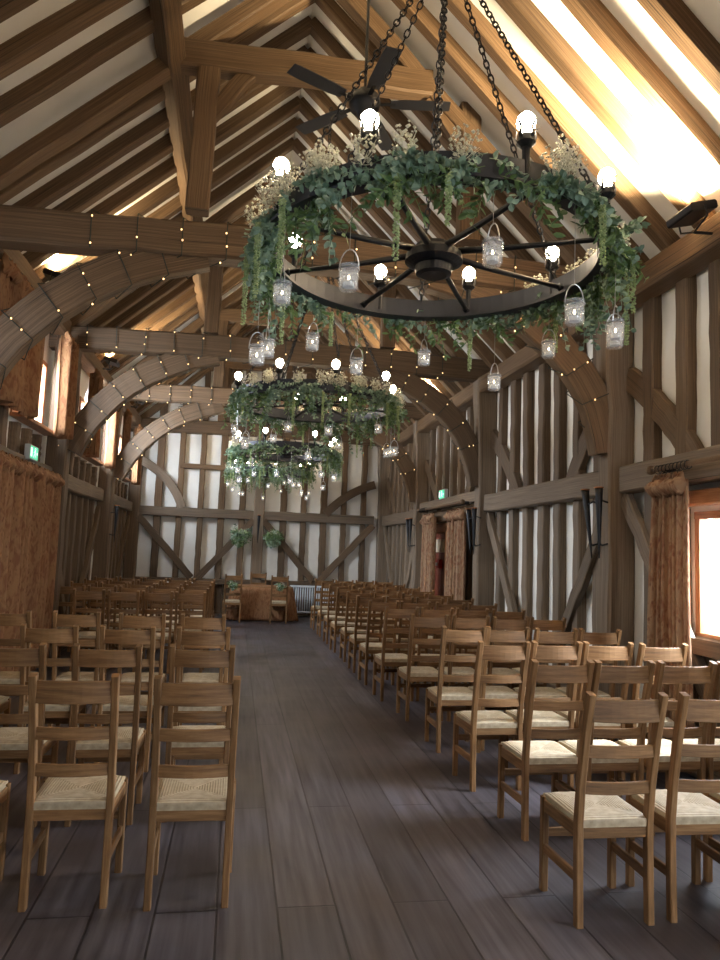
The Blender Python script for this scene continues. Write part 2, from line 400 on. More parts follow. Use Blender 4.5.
# trusses
def roofx(z, left=True):
    return (-2.5+(z-LZ)*(RX+2.5)/(RZ-LZ)) if left else (3.58-(z-PZ)*(3.58-RX)/(RZ-PZ))
TIE = {}
STRG = []
for i, y in enumerate(TR):
    end = i in (5,)
    dz = random.uniform(-.02, .02)
    pts = line((-2.62, y, 4.40+dz), (3.68, y, 4.40+dz), 16)
    for k, p in enumerate(pts): p.z += .05*math.sin(PI*k/16)+(0, .10, -.19, -.06, 0, 0)[i]
    h = .31
    trim(MB().sweep(pts, .24, h, side=(0, 1, 0), jit=.007), OAK_BROWN); TIE[y] = pts
    # collar and queen struts
    cp = line((roofx(6.12)-.05, y, 6.02), (roofx(6.18, False)+.05, y, 6.07), 10)
    trim(MB().sweep(cp, .18, .26, side=(0, 1, 0), jit=.007), OAK_ROOF)
    for X in ((-.5, 2.02)):
        pts = line((X, y, 4.56), (X+(.03 if X < 0 else -.02), y, 5.92), 8)
        trim(MB().sweep(pts, .2, .17, side=(1, 0, 0), jit=.005), OAK_ROOF)
    # principal rafters
    for left in (True, False):
        x0 = -2.5 if left else 3.58; z0 = LZ if left else PZ
        pts = line((x0+(.1 if left else -.1), y, z0-.02), (RX+(-.04 if left else .04), y, RZ-.14), 12)
        trim(MB().sweep(pts, .17, .15, side=(0, 1, 0), jit=.006), OAK_ROOF)
    # little braces from queen strut to collar
    timber((2.0, y, 5.45), (1.62, y, 5.95), .09, .14, (0, 1, 0), OAK_ROOF, n=5)
    timber((-.45, y, 5.45), (-.1, y, 5.95), .09, .14, (0, 1, 0), OAK_ROOF, n=5)
    if not end:
        bl = bez((-2.26, y, 2.80), (-1.78, y, 3.86+.08*(i > 2)), (-.40, y, 4.20+.08*(i > 2)), 16)
        trim(MB().sweep(bl, .16, .32, side=(0, 1, 0), jit=.005), OAK_BROWN)
        brr = bez((3.44, y, 2.62), (3.28, y, 3.86+.08*(i > 2)), (1.65, y, 4.20+.08*(i > 2)), 16)
        if i != 1: trim(MB().sweep(brr, .16, .30, side=(0, 1, 0), jit=.005), OAK_BROWN)
        STRG.append((i, y, TIE[y], bl, brr))
# purlins
for X, z in ((-.80, 5.95), (2.16, 6.00)):
    timber((X, YB, z), (X, YE, z), .20, .20, (1, 0, .9 if X > 0 else -.9), OAK_ROOF, n=70)
# rafters
ny = int((YE-YB)/.439)
for k in range(-9, 41):
    y = TR[1]+k*.465
    if y < YB+.05 or y > YE-.05: continue
    for left in (True, False):
        if min(abs(y-q) for q in TR) < .1: continue
        x0, z0 = (-2.62, LZ-.02) if left else (3.70, PZ-.07)
        e = (RX-.01, y, RZ+.04) if left else (RX+.01, y, RZ+.04)
        timber((x0, y, z0), e, random.uniform(.12, .145), .15, (0, 1, 0), OAK_ROOF, jit=.004, n=10)
# inner wall-plate struts
# end wall frame
ye = YE-.07
for k in range(1, 12):
    X = -2.4+k*.49+.05
    if abs(X-.5) < .2: continue
    wq = random.uniform(.13, .17)
    timber((X, ye, .82), (X, ye, 2.28), wq, .13, (1, 0, 0), OAK_BROWN)
    timber((X, ye, 2.46), (X, ye, 4.32), wq, .13, (1, 0, 0), OAK_ROOF)
    top = (LZ+(X+2.5)*(RZ-LZ)/3.0 if X < RX else PZ+(3.5-X)*(RZ-PZ)/3.05)-.1
    if top > 4.75: timber((X, ye, 4.6), (X, ye, top), wq, .13, (1, 0, 0), OAK_BROWN)
timber((.5, ye-.03, 0), (.5, ye-.03, 4.32), .26, .2, (1, 0, 0), OAK_GREY)
timber((.5, ye-.03, 4.6), (.5, ye-.03, 6.9), .2, .16, (1, 0, 0), OAK_BROWN)
timber((-2.3, ye-.04, 2.37), (.37, ye-.04, 2.37), .16, .22, (0, 1, 0), OAK_GREY)
timber((.63, ye-.04, 2.37), (3.3, ye-.04, 2.37), .16, .22, (0, 1, 0), OAK_GREY)
timber((-2.3, ye-.02, .77), (.37, ye-.02, .77), .16, .14, (0, 1, 0), OAK_BROWN)
timber((.63, ye-.02, .77), (3.3, ye-.02, .77), .16, .14, (0, 1, 0), OAK_BROWN)
timber((-1.40, ye-.02, 3.47), (.37, ye-.02, 3.47), .14, .12, (0, 1, 0), OAK_ROOF)
for a, b in (((-2.28, 2.25), (-1.0, .85)), ((.38, 2.25), (-.85, .85)), ((.62, 2.25), (1.85, .85)), ((3.28, 2.25), (2.0, .85))):
    timber((a[0], ye-.09, a[1]), (b[0], ye-.09, b[1]), .07, .16, (0, 1, 0), OAK_BROWN)
trim(MB().sweep(bez((-2.3, ye-.09, 3.55), (-1.55, ye-.09, 3.2), (-1.3, ye-.09, 2.47)), .07, .2, side=(0, 1, 0)), OAK_GREY)
trim(MB().sweep(bez((3.3, ye-.09, 3.25), (2.6, ye-.09, 3.05), (2.1, ye-.09, 2.47)), .07, .2, side=(0, 1, 0)), OAK_BROWN)
mb = MB()
for k in range(22): mb.box((-2.3+k*.2545, YE-.03, .02), (-2.3+(k+1)*.2545-.006, YE, .70))
struct('baseboard_far', mb, OAK_BROWN)

# windows
NW = [0]
def window(wall, y0, y1, z0, z1, lights):
    NW[0] += 1; X = XL-.02 if wall < 0 else XR+.02
    mb = MB(); fr = .06
    mb.box((X-.04, y0, z0), (X+.04, y1, z0+fr)); mb.box((X-.04, y0, z1-fr), (X+.04, y1, z1))
    for k in range(lights+1):
        yy = y0+(y1-y0-fr)*k/lights; mb.box((X-.038, yy, z0+fr-.002), (X+.038, yy+fr, z1-fr+.002))
    w = struct('window_%d' % NW[0], mb, OAK_WINDOW)
    p = obj('pane', MB().box((X-.004, y0+fr*.6, z0+fr*.6), (X+.004, y1-fr*.6, z1-fr*.6), ch=0), PANE, w)
    s = -1 if wall > 0 else 1
    sl = MB().box((X+s*.04, y0-.08, z0-.05), (X+s*.20, y1+.08, z0-.002), ch=.006); obj('sill', sl, OAK_BROWN if wall > 0 else OAK_WINDOW, w)
for a, b in LW: window(-1, a, b, *LWZ, 3)
for a, b in RW: window(1, a, b, *RWZ, 4)
# lining around the near right-hand window
timber((3.60, 3.6, 2.12), (3.60, 5.55, 2.12), .12, .12, (1, 0, 0), OAK_WINDOW)
timber((3.62, 5.42, .25), (3.62, 5.42, 2.05), .10, .10, (1, 0, 0), OAK_WINDOW)

# door behind the curtains on the right
mb = MB()
for k in range(7): mb.box((XR+.03, DOOR[0]+.05+k*.157, .0), (XR+.08, DOOR[0]+.05+k*.157+.153, 2.0))
dr = struct('door_1', mb, DOORWOOD)
mb = MB(); mb.box((XR-.06, DOOR[0]-.06, 0), (XR+.1, DOOR[0]+.05, 2.1)); mb.box((XR-.06, DOOR[1]-.05, 0), (XR+.1, DOOR[1]+.06, 2.1)); mb.box((XR-.06, DOOR[0]-.06, 2.0), (XR+.1, DOOR[1]+.06, 2.16))
obj('door_frame', mb, OAK_WINDOW, dr)
timber((3.60, 10.25, 2.28), (3.60, 13.6, 2.28), .14, .20, (1, 0, 0), OAK_BROWN)
nb = tag(obj('notice', MB().box((XR+.0, 12.6, 1.64), (XR+.028, 13.15, 1.88)), nt('notice_paper', .6, (.62,.55,.42))[0]), 'pale paper notice on the red-brown door between the curtains', 'notice')
ab = thing('alarm_box', 'small red box with a white mark on the red-brown door', 'alarm box', (XR-.01, 12.85, 1.42))
obj('casing', MB().box((-.035, -.13, -.07), (.038, .13, .09), ch=.008), nt('red_enamel', .35, (.5,.03,.02))[0], ab)
obj('mark', MB().box((-.045, -.06, -.025), (-.0352, .06, .03), ch=0), nt('white_enamel', .4, (.85,.82,.8))[0], ab)

# exit signs
def exit_sign(X, y, z, s, label):
    t_ = thing('exit_sign', label, 'exit sign', (X, y, z))
    obj('housing', MB().box((-.03, -.17, -.085), (.03, .17, .085), ch=.006), nt('sign_housing', .5, (.5,.52,.5))[0], t_)
    obj('face', MB().box((s*.031-.002, -.155, -.07), (s*.031+.002, .155, .07), ch=0), EXITG, t_)
    m_ = MB(); xx = s*.036
    m_.box((xx-.001, -.125*s-.03, -.05), (xx+.001, -.125*s+.03, .05), ch=0)          # doorway
    m_.box((xx-.001, .02*s-.012, -.01), (xx+.001, .02*s+.012, .035), ch=0); m_.blob(Vector((xx, .015*s, .048)), .012)
    m_.sweep([(xx, .02*s, -.01), (xx, -.02*s, -.03), (xx, -.025*s, -.055)], .002, .014, side=(1, 0, 0)); m_.sweep([(xx, .02*s, -.01), (xx, .06*s, -.045)], .002, .014, side=(1, 0, 0))
    m_.sweep([(xx, .02*s, .02), (xx, -.03*s, .0)], .002, .01, side=(1, 0, 0)); m_.sweep([(xx, .12*s, 0), (xx, .085*s, 0)], .002, .03, side=(1, 0, 0))
    obj('pictogram', m_, EXITW, t_); return t_
exit_sign(3.50, 12.05, 2.64, -1, 'green lit exit sign above the curtained door on the right wall')
exit_sign(-2.40, 8.83, 2.60, 1, 'green and white exit sign on the left wall under a high window')

# ------------------------------------------------------------------ curtains
def curtain(name_lbl, X, y0, y1, z0, z1, s, mat, folds, flare=.0, label='', group=None, seed=0, amp=.085):
    rr = random.Random(seed); ph = [rr.uniform(0, 6) for _ in range(4)]
    def fn(uu, v):
        k = 1+flare*(1-v); yc = (y0+y1)/2; y = yc+(uu-.5)*(y1-y0)*k+.015*math.sin(v*5+ph[0])
        w_ = uu*folds*2*PI
        a = amp*(.60+.50*math.sin(uu*folds*2.6+ph[1])+.22*math.sin(uu*folds*4.3+ph[2]))
        xx = a*math.sin(w_+.4*math.sin(v*3+ph[2])+1.3*math.sin(uu*7+ph[3]))+.012*math.sin(2.7*w_+ph[0])
        return (X+s*(xx+amp), y, z0+v*(z1-z0)+.01*math.sin(w_))
    t_ = thing('curtain', label, 'curtain', (X, (y0+y1)/2, z0), 0, group)
    inv = Vector((-X, -(y0+y1)/2, -z0))
    mb = MB().grid(int(folds*16), 14, lambda a, b: Vector(fn(a, b))+inv)
    o = obj('drape', mb, mat, t_, smooth=True, solid=.006)
    # gathered heading frill
    def hn(uu, v):
        y = y0+uu*(y1-y0); w_ = uu*folds*2.3*2*PI
        r = .035+.05*math.sin(PI*min(1, v*1.3))
        return (X+s*(amp+r*(.6+.6*math.sin(w_+ph[1]+v*2))), y+.012*math.sin(v*9+w_), z1-.11+v*.17+.015*math.sin(w_*1.3+ph[0]))
    mb = MB().grid(int(folds*12), 7, lambda a, b: Vector(hn(a, b))+inv)
    obj('heading', mb, mat, t_, smooth=True, solid=.006)
    return t_
curtain('', -2.40, 6.62, 8.24, .06, 2.38, 1, CURT, 9, label='wide rust floral floor-length curtain on the left wall, half nearer the camera', seed=1)
curtain('', -2.40, 8.27, 9.84, .06, 2.38, 1, CURT, 9, label='wide rust floral floor-length curtain on the left wall, half farther from the camera', seed=2)
for k, (a, b) in enumerate(LW[:3]):
    pos = ('nearest', 'middle', 'farthest')[k]
    w0 = 1.55 if k == 0 else .45
    curtain('', -2.40, a-w0, a-(.12 if k == 0 else .16), 2.93, 4.22, 1, CURT, 5 if k == 0 else 3, label='short rust curtain left of the %s high window in the left wall' % pos, seed=3+k)
    curtain('', -2.40, b-(.36 if k == 0 else .22), b+(.10 if k == 0 else .15), 2.93, 4.22, 1, CURT, 4, label='short rust curtain right of the %s high window in the left wall' % pos, seed=8+k)
curtain('', 3.42, 5.0, 5.42, .08, 2.24, -1, CURT_P, 7, flare=.35, label='floor-length beige and rust floral curtain beside the bright right window', seed=20, amp=.042)
curtain('', 3.46, 10.55, 11.38, .08, 2.25, -1, CURT_P, 7, flare=.15, amp=.05, label='floral curtain right of the red-brown door in the right wall', seed=21)
curtain('', 3.46, 12.25, 12.95, .08, 2.25, -1, CURT_P, 6, flare=.12, amp=.05, label='floral curtain left of the red-brown door in the right wall', seed=22)
def rod(y0, y1, X, z, label):
    t_ = thing('curtain_pole', label, 'curtain pole', (X, y0, z))
    obj('pole', MB().tube([(0, 0, 0), (0, y1-y0, 0)], .022, 10), OAK_ROOF, t_, smooth=True)
    for yy in (0, y1-y0): obj('finial', MB().lathe((0, yy, 0), [(0, -.04), (.03, -.03), (.042, 0), (.03, .03), (0, .04)], 10), OAK_ROOF, t_, smooth=True)
    for yy in (.12, y1-y0-.12): obj('bracket', MB().box((0, yy-.015, -.02), ((.14 if X > 0 else -.14), yy+.015, .02)), IRON, t_)
    for q in range(9): obj('curtain_ring', MB().tube([(.034*math.cos(a), (y1-y0)-.1-q*.05, -.008+.034*math.sin(a)) for a in [2*PI*j/10 for j in range(10)]], .004, 5, closed=True), IRON, t_)
rod(3.4, 5.45, 3.36, 2.36, 'round oak curtain pole above the bright right window')
rod(10.4, 13.0, 3.32, 2.40, 'round oak curtain pole over the door in the right wall')

# ------------------------------------------------------------------ wall torches
def torch(X, y, z, tilt, s, label):
    t_ = thing('wall_torch', label, 'wall torch', (X, y, z))
    top = Vector((s*.0, tilt, .32)); bot = Vector((0, -tilt*.4, -.34))
    obj('cone', MB().tube(line(bot, top, 8), lambda q: .006+.032*q, 12), IRON, t_, smooth=True)
    obj('rim', MB().tube([top+Vector((.040*math.cos(a), .040*math.sin(a), 0)) for a in [2*PI*j/14 for j in range(14)]], .007, 6, closed=True), COPPER, t_, smooth=True)
    obj('bracket', MB().tube([(s*.10, 0, .18), (s*.03, 0, .2), (0, tilt*.5, .17)], .009, 6), IRON, t_)
    obj('bracket', MB().tube([(s*.10, 0, -.2), (s*.03, 0, -.22), (0, -tilt*.2, -.2)], .009, 6), IRON, t_)
for y, nm in ((6.32, 'nearest'), (9.92, 'middle'), (13.75, 'farthest')):
    torch(3.33, y+.12, 1.96, .10, 1, 'black conical wall torch leaning outward, left of a pair on the %s right-hand post' % nm)
    torch(3.33, y-.06, 1.96, .01, 1, 'black conical wall torch, upright one of a pair on the %s right-hand post' % nm)
torch(-2.17, 13.6, 1.95, .05, -1, 'black conical wall torch on the dark left wall post')
torch(.5, YE-.30, 2.05, .0, 0, 'black conical wall torch on the grey centre post of the far wall')

# ------------------------------------------------------------------ radiators
def radiator(x0, x1, label):
    t_ = thing('radiator', label, 'radiator', ((x0+x1)/2, YE-.22, .1)); W = x1-x0
    n_ = int(W/.055)
    for k in range(n_):
        X = -W/2+.03+k*(W-.06)/(n_-1)
        mb = MB(); mb.tube([(X, -.03, .03), (X, -.03, .60)], .014, 8); mb.tube([(X, .03, .03), (X, .03, .60)], .014, 8)
        obj('column', mb, RAD, t_, smooth=True)
    mb = MB(); mb.box((-W/2, -.05, .60), (W/2, .05, .645), ch=.015); obj('header', mb, RAD, t_)
    mb = MB(); mb.box((-W/2, -.05, .0), (W/2, .05, .04), ch=.015); obj('header', mb, RAD, t_)
    for X in (-W/2+.1, W/2-.1): obj('foot', MB().box((X-.02, -.04, -.1), (X+.02, .04, .0)), RAD, t_)
radiator(1.32, 2.55, 'white column radiator on the far wall right of the draped table')
radiator(-1.55, -.45, 'white column radiator on the far wall left of the draped table')

# ------------------------------------------------------------------ chairs
def chair_parts():
    P = []
    for s in (-1, 1):
        mb = MB()
        pts = [(s*.168, -.160, 0), (s*.168, -.155, .22), (s*.168, -.155, .44), (s*.168, -.175, .60), (s*.170, -.222, .83), (s*.171, -.275, 1.02)]
        mb.sweep(pts, .032, .042, side=(1, 0, 0), ch=.004); P.append(('rear_leg', mb, OAK_CHAIR))
        mb = MB(); mb.sweep([(s*.178, .190, 0), (s*.177, .187, .44)], .034, .036, side=(1, 0, 0), ch=.004); P.append(('front_leg', mb, OAK_CHAIR))
        mb = MB(); mb.sweep([(s*.168, -.15, .40), (s*.178, .18, .40)], .022, .06, side=(1, 0, 0), ch=.003); P.append(('seat_rail', mb, OAK_CHAIR))
        mb = MB(); mb.sweep([(s*.168, -.15, .20), (s*.178, .18, .20)], .018, .045, side=(1, 0, 0), ch=.003); P.append(('stretcher', mb, OAK_CHAIR))
    mb = MB(); mb.sweep([(-.16, -.156, .40), (.16, -.156, .40)], .022, .06, side=(0, 1, 0), ch=.003); P.append(('seat_rail', mb, OAK_CHAIR))
    mb = MB(); mb.sweep([(-.17, .187, .40), (.17, .187, .40)], .022, .06, side=(0, 1, 0), ch=.003); P.append(('seat_rail', mb, OAK_CHAIR))
    mb = MB(); mb.sweep([(-.17, .19, .27), (.17, .19, .27)], .018, .04, side=(0, 1, 0), ch=.003); P.append(('stretcher', mb, OAK_CHAIR))
    for z, h in ((.945, .098), (.76, .055), (.595, .055)):
        t_ = min(1, (z-.44)/.56); y = -.158-.115*t_**1.25
        pts = [(-.155+.31*i/8, y-.022*math.sin(PI*i/8), z) for i in range(9)]
        mb = MB(); mb.sweep(pts, .016, h, side=(0, 1, -.22 if False else 0), ch=.003); P.append(('back_slat', mb, OAK_CHAIR))
    # rush seat: padded, dipped towards the middle, four triangles meeting
    mb = MB()
    def top(uu, v):
        X = (uu-.5)*2; Y = (v-.5)*2
        hw = .168+.012*(v); e = max(abs(X), abs(Y))
        z = .452+.016*math.sqrt(max(0, 1-e**6))-.010*(1-e)
        z += -.004*max(0, 1-abs(abs(X)-abs(Y))*7)
        return (X*hw, .014+Y*.182, z)
    mb.grid(16, 16, top)
    def skirt(uu, v):
        a = uu*4; k = int(a) % 4; f = a-int(a)
        c = [(-1, -1), (1, -1), (1, 1), (-1, 1)]
        X = c[k][0]*(1-f)+c[(k+1) % 4][0]*f; Y = c[k][1]*(1-f)+c[(k+1) % 4][1]*f
        hw = .168+.012*((Y+1)/2); g = 1+.012*math.sin(PI*v)
        return (X*hw*g, .014+Y*.182*g, .452-(1-v)*.034)
    mb.grid(32, 3, skirt)
    P.append(('rush_seat', mb, RUSH)); return P
CH = [(n_, mb.mesh(n_, m_, n_ == 'rush_seat'), m_) for n_, mb, m_ in chair_parts()]
proto = thing('ladderback_chair', '', 'chair')
for n_, me, m_ in CH: obj(n_, me, None, proto)
first = [True]
rc = random.Random(3)
def place(X, y, rz, label, group=None):
    if first[0]: o = proto; first[0] = False
    else: o = dup(proto)
    o.location = (X, y, 0); o.rotation_euler = (0, 0, rz); o['label'] = label
    if group: o['group'] = group
    return o
ordn = ['first', 'second', 'third', 'fourth', 'fifth', 'sixth', 'seventh', 'eighth', 'ninth', 'tenth', 'eleventh', 'twelfth', 'thirteenth']
def rown(k, n): return 'nearest row' if k == 0 else ('farthest row' if k == n-1 else ordn[k]+' row from camera')
seatn = ['aisle seat', 'second from aisle', 'third from aisle', 'fourth from aisle', 'fifth from aisle']
rr = [(3.27, 1.74, .45), (4.22, 1.87, .40), (5.09, 1.85, .40), (6.02, 1.87, .40), (7.05, 1.87, .40), (8.0, 1.80, .41), (8.9, 1.80, .41), (9.8, 1.80, .41),
      (10.7, 1.80, .41), (11.65, 1.79, .41), (12.65, 1.79, .41), (13.7, 1.79, .41), (14.8, 1.79, .41)]
for k, (y, X, sp) in enumerate(rr):
    for c in range(4):
        place(X+c*sp+rc.uniform(-.01, .01), y+rc.uniform(-.03, .03), rc.uniform(-.03, .03),
              'oak ladder-back rush-seat chair right of the aisle, %s, %s' % (rown(k, 13), seatn[c]), 'chairs in rows right of the aisle')
ll = [(3.62, -.14, .525), (4.62, -.16, .52), (5.57, -.20, .52), (6.57, -.23, .52)]
for k, (y, X, sp) in enumerate(ll):
    for c in range(4 if k == 3 else 5):
        place(X-c*sp+rc.uniform(-.01, .01), y+rc.uniform(-.03, .03), rc.uniform(-.02, .02),
              'dark oak ladder-back chair left of the aisle, %s, %s' % (('nearest row', 'second row from camera', 'third row from camera', 'fourth row, before the gap')[k], seatn[c]), 'near chairs left of the aisle')
lb = [9.57, 10.47, 11.37, 12.27, 13.17]
for k, y in enumerate(lb):
    for c in range(4 if k == 0 else 5):
        place(-.52-c*.405+rc.uniform(-.01, .01), y+rc.uniform(-.03, .03), rc.uniform(-.03, .03),
              'dark oak ladder-back chair in far left block, %s, %s' % (('row just beyond the gap', 'second row', 'third row', 'fourth row', 'row nearest the table')[k], seatn[c]), 'far chairs left of the aisle')
place(-.02, 15.92, .04, 'oak ladder-back chair in front of the draped table, left one, posy on its back')
place(.98, 15.92, -.04, 'oak ladder-back chair in front of the draped table, right one, posy on its back')
place(.56, 17.0, PI, 'oak ladder-back chair behind the draped table, against the far wall')

# draped table
tt = thing('table', 'rectangular table hidden under a rust floral cloth at the far end', 'table', (.62, 16.48, 0))
obj('tabletop', MB().box((-.66, -.32, .72), (.66, .32, .755)), OAK_CHAIR, tt)
for a in (-.58, .58):
    for b in (-.26, .26): obj('leg', MB().box((a-.025, b-.025, 0), (a+.025, b+.025, .72)), OAK_CHAIR, tt)
def clothfn(uu, v):
    a = uu*2*PI
    c_, s_ = math.cos(a), math.sin(a); e = .35
    bx, by = .69*math.copysign(abs(c_)**e, c_), .345*math.copysign(abs(s_)**e, s_)
    if v < .12: k = v/.12; return (bx*k, by*k, .762)
    q = (v-.12)/.88
    k = 1+.04*q+.13*q*(.5+.5*math.sin(a*13+1))*.6+(.12*q if c_ > .6 and s_ < 0 else .02*q)
    return (bx*k, by*(1+.06*q+.06*q*math.sin(a*13+1)), .762-.745*q)
o = obj('tablecloth', MB().grid(110, 12, clothfn), CURT, loc=(.62, 16.48, 0), smooth=True, solid=.004)
tag(o, 'rust floral cloth draped to the floor over the far table', 'tablecloth')

# ------------------------------------------------------------------ greenery helpers
def rnd(rg): return Vector((rg.uniform(-1, 1), rg.uniform(-1, 1), rg.uniform(-1, 1)))
def sprig(mb, p, d, L, nl, ll_, lw, rg, droop=.5):
    d = d.normalized(); pts = [p.copy()]
    for i in range(nl):
        d = (d+Vector((0, 0, -droop/nl))+rnd(rg)*.08).normalized(); q = pts[-1]+d*(L/nl)
        pts.append(q)
        for s in (-1, 1):
            sd = d.cross(rnd(rg)).normalized()
            mb.leaf(q, (sd*.8+d*.5+rnd(rg)*.2), rnd(rg), ll_*rg.uniform(.6, 1.15), lw*rg.uniform(.7, 1.1))
    mb.tube(pts, .0018, 3, cap=False)
def posy(loc, label, r, rg, name='leafy_posy', n=40, ll_=.06):
    t_ = thing(name, label, 'greenery', loc)
    mb = MB()
    for k in range(n//2): sprig(mb, rnd(rg)*r*.3, rnd(rg)+Vector((0, 0, -.1)), r, 6, ll_, ll_*.5, rg)
    obj('leaves', mb, EUC, t_)
    mb = MB()
    for k in range(n): sprig(mb, rnd(rg)*r*.3, rnd(rg), r*.9, 5, ll_, ll_*.35, rg)
    obj('dark_leaves', mb, RUS, t_)
    mb = MB()
    for k in range(n*3):
        q = rnd(rg); q.normalize(); mb.blob(q*r*rg.uniform(.5, 1), .008)
    obj('blossom', mb, GYP, t_)
rg = random.Random(11)
posy((.08, YE-.34, 1.86), 'bushy eucalyptus bunch on the far wall, left of the centre post', .22, rg, n=95)
posy((.86, YE-.34, 1.86), 'bushy eucalyptus bunch on the far wall, right of the centre post', .20, rg, n=90)
posy((-.02, 15.62, .80), 'small green posy tied to the left chair before the far table', .10, rg, n=16, ll_=.05)
posy((.98, 15.62, .80), 'small green posy tied to the right chair before the far table', .10, rg, n=16, ll_=.05)

# ------------------------------------------------------------------ chandeliers
R0 = .885
LAMPS = [322, 350, 22, 60, 98, 143, 198, 236, 280]
def bulb_mesh():
    return MB().lathe((0, 0, 0), [(.0, -.035), (.014, -.032), (.02, -.02), (.037, .003), (.042, .024), (.036, .046), (.018, .064), (0, .07)], 12).mesh('bulb', BULB, True)
BM = bulb_mesh()
ch1 = thing('chandelier', 'nearest and largest-looking black iron ring chandelier with lit candle bulbs', 'chandelier', (.96, 3.6, 3.2), 0, 'ring chandeliers down the barn')
mb = MB(); NS = 72
def ringsec(mb, r0, r1, z0, z1):
    b = len(mb.v)
    for k in range(NS):
        a = 2*PI*k/NS; c_, s_ = math.cos(a), math.sin(a)
        for r, z in ((r0, z0), (r1, z0), (r1, z1), (r0, z1)): mb.v.append(Vector((r*c_, r*s_, z)))
    for k in range(NS):
        k2 = (k+1) % NS
        for j in range(4):
            j2 = (j+1) % 4; mb.quad((b+k*4+j, b+k2*4+j, b+k2*4+j2, b+k*4+j2), [(0, 0)]*4)
ringsec(mb, R0-.012, R0+.012, -.055, .055); ringsec(mb, R0-.045, R0+.045, -.067, -.052)
obj('ring', mb, IRON_MATT, ch1)
mb = MB().lathe((0, 0, -.03), [(0, .07), (.10, .07), (.11, .05), (.15, .02), (.155, -.02), (.12, -.04), (.10, -.045), (.095, -.085), (.07, -.095), (0, -.095)], 28)
obj('hub', mb, IRON, ch1, smooth=False)
for k in range(8):
    a = 2*PI*(k+.35)/8; c_, s_ = math.cos(a), math.sin(a)
    mb = MB().tube([(.13*c_, .13*s_, 0), (.4*c_, .4*s_, -.012), (R0*c_, R0*s_, -.02)], lambda q: .019-.006*q, 8); mb.blob(Vector(((R0-.03)*c_, (R0-.03)*s_, -.02)), .028)
    obj('spoke', mb, IRON, ch1, smooth=True)
for a in LAMPS:
    a = math.radians(a); c_, s_ = math.cos(a), math.sin(a)
    mb = MB(); mb.tube([((R0)*c_, (R0)*s_, -.03), (R0*c_, R0*s_, .12)], .017, 10)
    mb.lathe((R0*c_, R0*s_, .115), [(0, 0), (.02, 0), (.042, .02), (.036, .05), (.022, .055), (0, .05)], 12)
    for j in range(5):                         # forged leaves curling round the socket
        b_ = 2*PI*j/5; o_ = Vector((R0*c_, R0*s_, .13)); dv = Vector((math.cos(b_), math.sin(b_), 0))
        mb.sweep([o_+dv*.02, o_+dv*.045+Vector((0, 0, .03)), o_+dv*.04+Vector((0, 0, .065)), o_+dv*.06+Vector((0, 0, .085))], .02, .003, side=Vector((0, 0, 1)).cross(dv), taper=lambda q: 1-.6*q)
    cs = obj('candle_holder', mb, IRON, ch1, smooth=False)
    bo = obj('bulb', BM, None, cs, loc=(R0*c_, R0*s_, .205))
# chains to a hook under the tie beam
AP = Vector((.03, 0, 1.80))
def chain(mb, p0, p1, ln=.052, r=.0048):
    p0, p1 = Vector(p0), Vector(p1); D = p1-p0; n_ = int(D.length/(ln*.78)); dn = D.normalized()
    s1 = dn.cross(Vector((0, 1, .1))).normalized(); s2 = dn.cross(s1)
    for i in range(n_):
        c = p0+D*((i+.5)/n_); s_ = s1 if i % 2 else s2
        mb.tube([c+dn*math.cos(q)*ln/2+s_*math.sin(q)*ln*.28 for q in [2*PI*j/10 for j in range(10)]], r, 4, closed=True)
for a in (20, 80, 140, 200, 255, 318):
    a = math.radians(a); mb = MB(); chain(mb, (R0*math.cos(a), R0*math.sin(a), .05), AP); obj('chain', mb, IRON, ch1)
mb = MB(); mb.tube([AP+Vector((.03*math.cos(q), 0, .03*math.sin(q))) for q in [2*PI*j/12 for j in range(12)]], .008, 6, closed=True)
chain(mb, AP+Vector((0, 0, .03)), AP+Vector((0, 0, 1.75)), .07, .006); obj('hanging_chain', mb, IRON, ch1)

# garland wound round the ring
rg = random.Random(5)
gar = thing('garland', 'lush eucalyptus and baby-breath garland on the nearest chandelier ring', 'garland', (.96, 3.6, 3.2), 0, 'garlands on the chandelier rings')
eu, ru_, gy = MB(), MB(), MB()
def dens(adeg):      # heavier left, right and near side
    a = adeg % 360
    return .55 if 60 < a < 125 else (1.25 if (a > 150 and a < 225) or a < 20 or a > 325 else 1.0)
N = 250
for k in range(N):
    ad = rg.uniform(0, 360)
    if rg.random() > dens(ad)/1.25: continue
    a = math.radians(ad); rr_ = R0+rg.uniform(-.01, .06); heavy = dens(ad) > 1.2
    p = Vector((rr_*math.cos(a), rr_*math.sin(a), rg.uniform(-.08, .03)))
    tang = Vector((-math.sin(a), math.cos(a), 0)); out = Vector((math.cos(a), math.sin(a), 0))
    hang = heavy and rg.random() < .55
    dr_ = tang*rg.choice((-1, 1))*rg.uniform(.6, 1)*(.4 if hang else 1)+out*rg.uniform(0, .35)+Vector((0, 0, -1.0 if hang else rg.uniform(-.35, .22)))
    sprig(eu, p, dr_, rg.uniform(.20, .40) if hang else rg.uniform(.12, .26), 9, .040, .033, rg, droop=.6)
for k in range(int(N*.62)):
    ad = rg.uniform(0, 360)
    if rg.random() > dens(ad)/1.25: continue
    a = math.radians(ad); rr_ = R0+rg.uniform(.0, .06); heavy = dens(ad) > 1.2
    p = Vector((rr_*math.cos(a), rr_*math.sin(a), rg.uniform(-.09, .0)))
    tang = Vector((-math.sin(a), math.cos(a), 0)); out = Vector((math.cos(a), math.sin(a), 0))
    dr_ = tang*rg.choice((-1, 1))*rg.uniform(.4, 1)+out*rg.uniform(-.05, .4)+Vector((0, 0, rg.uniform(-1.5, -.4) if heavy or rg.random() < .3 else rg.uniform(-.5, .1)))
    sprig(ru_, p, dr_, rg.uniform(.14, .30), 8, .060, .021, rg, droop=.7)
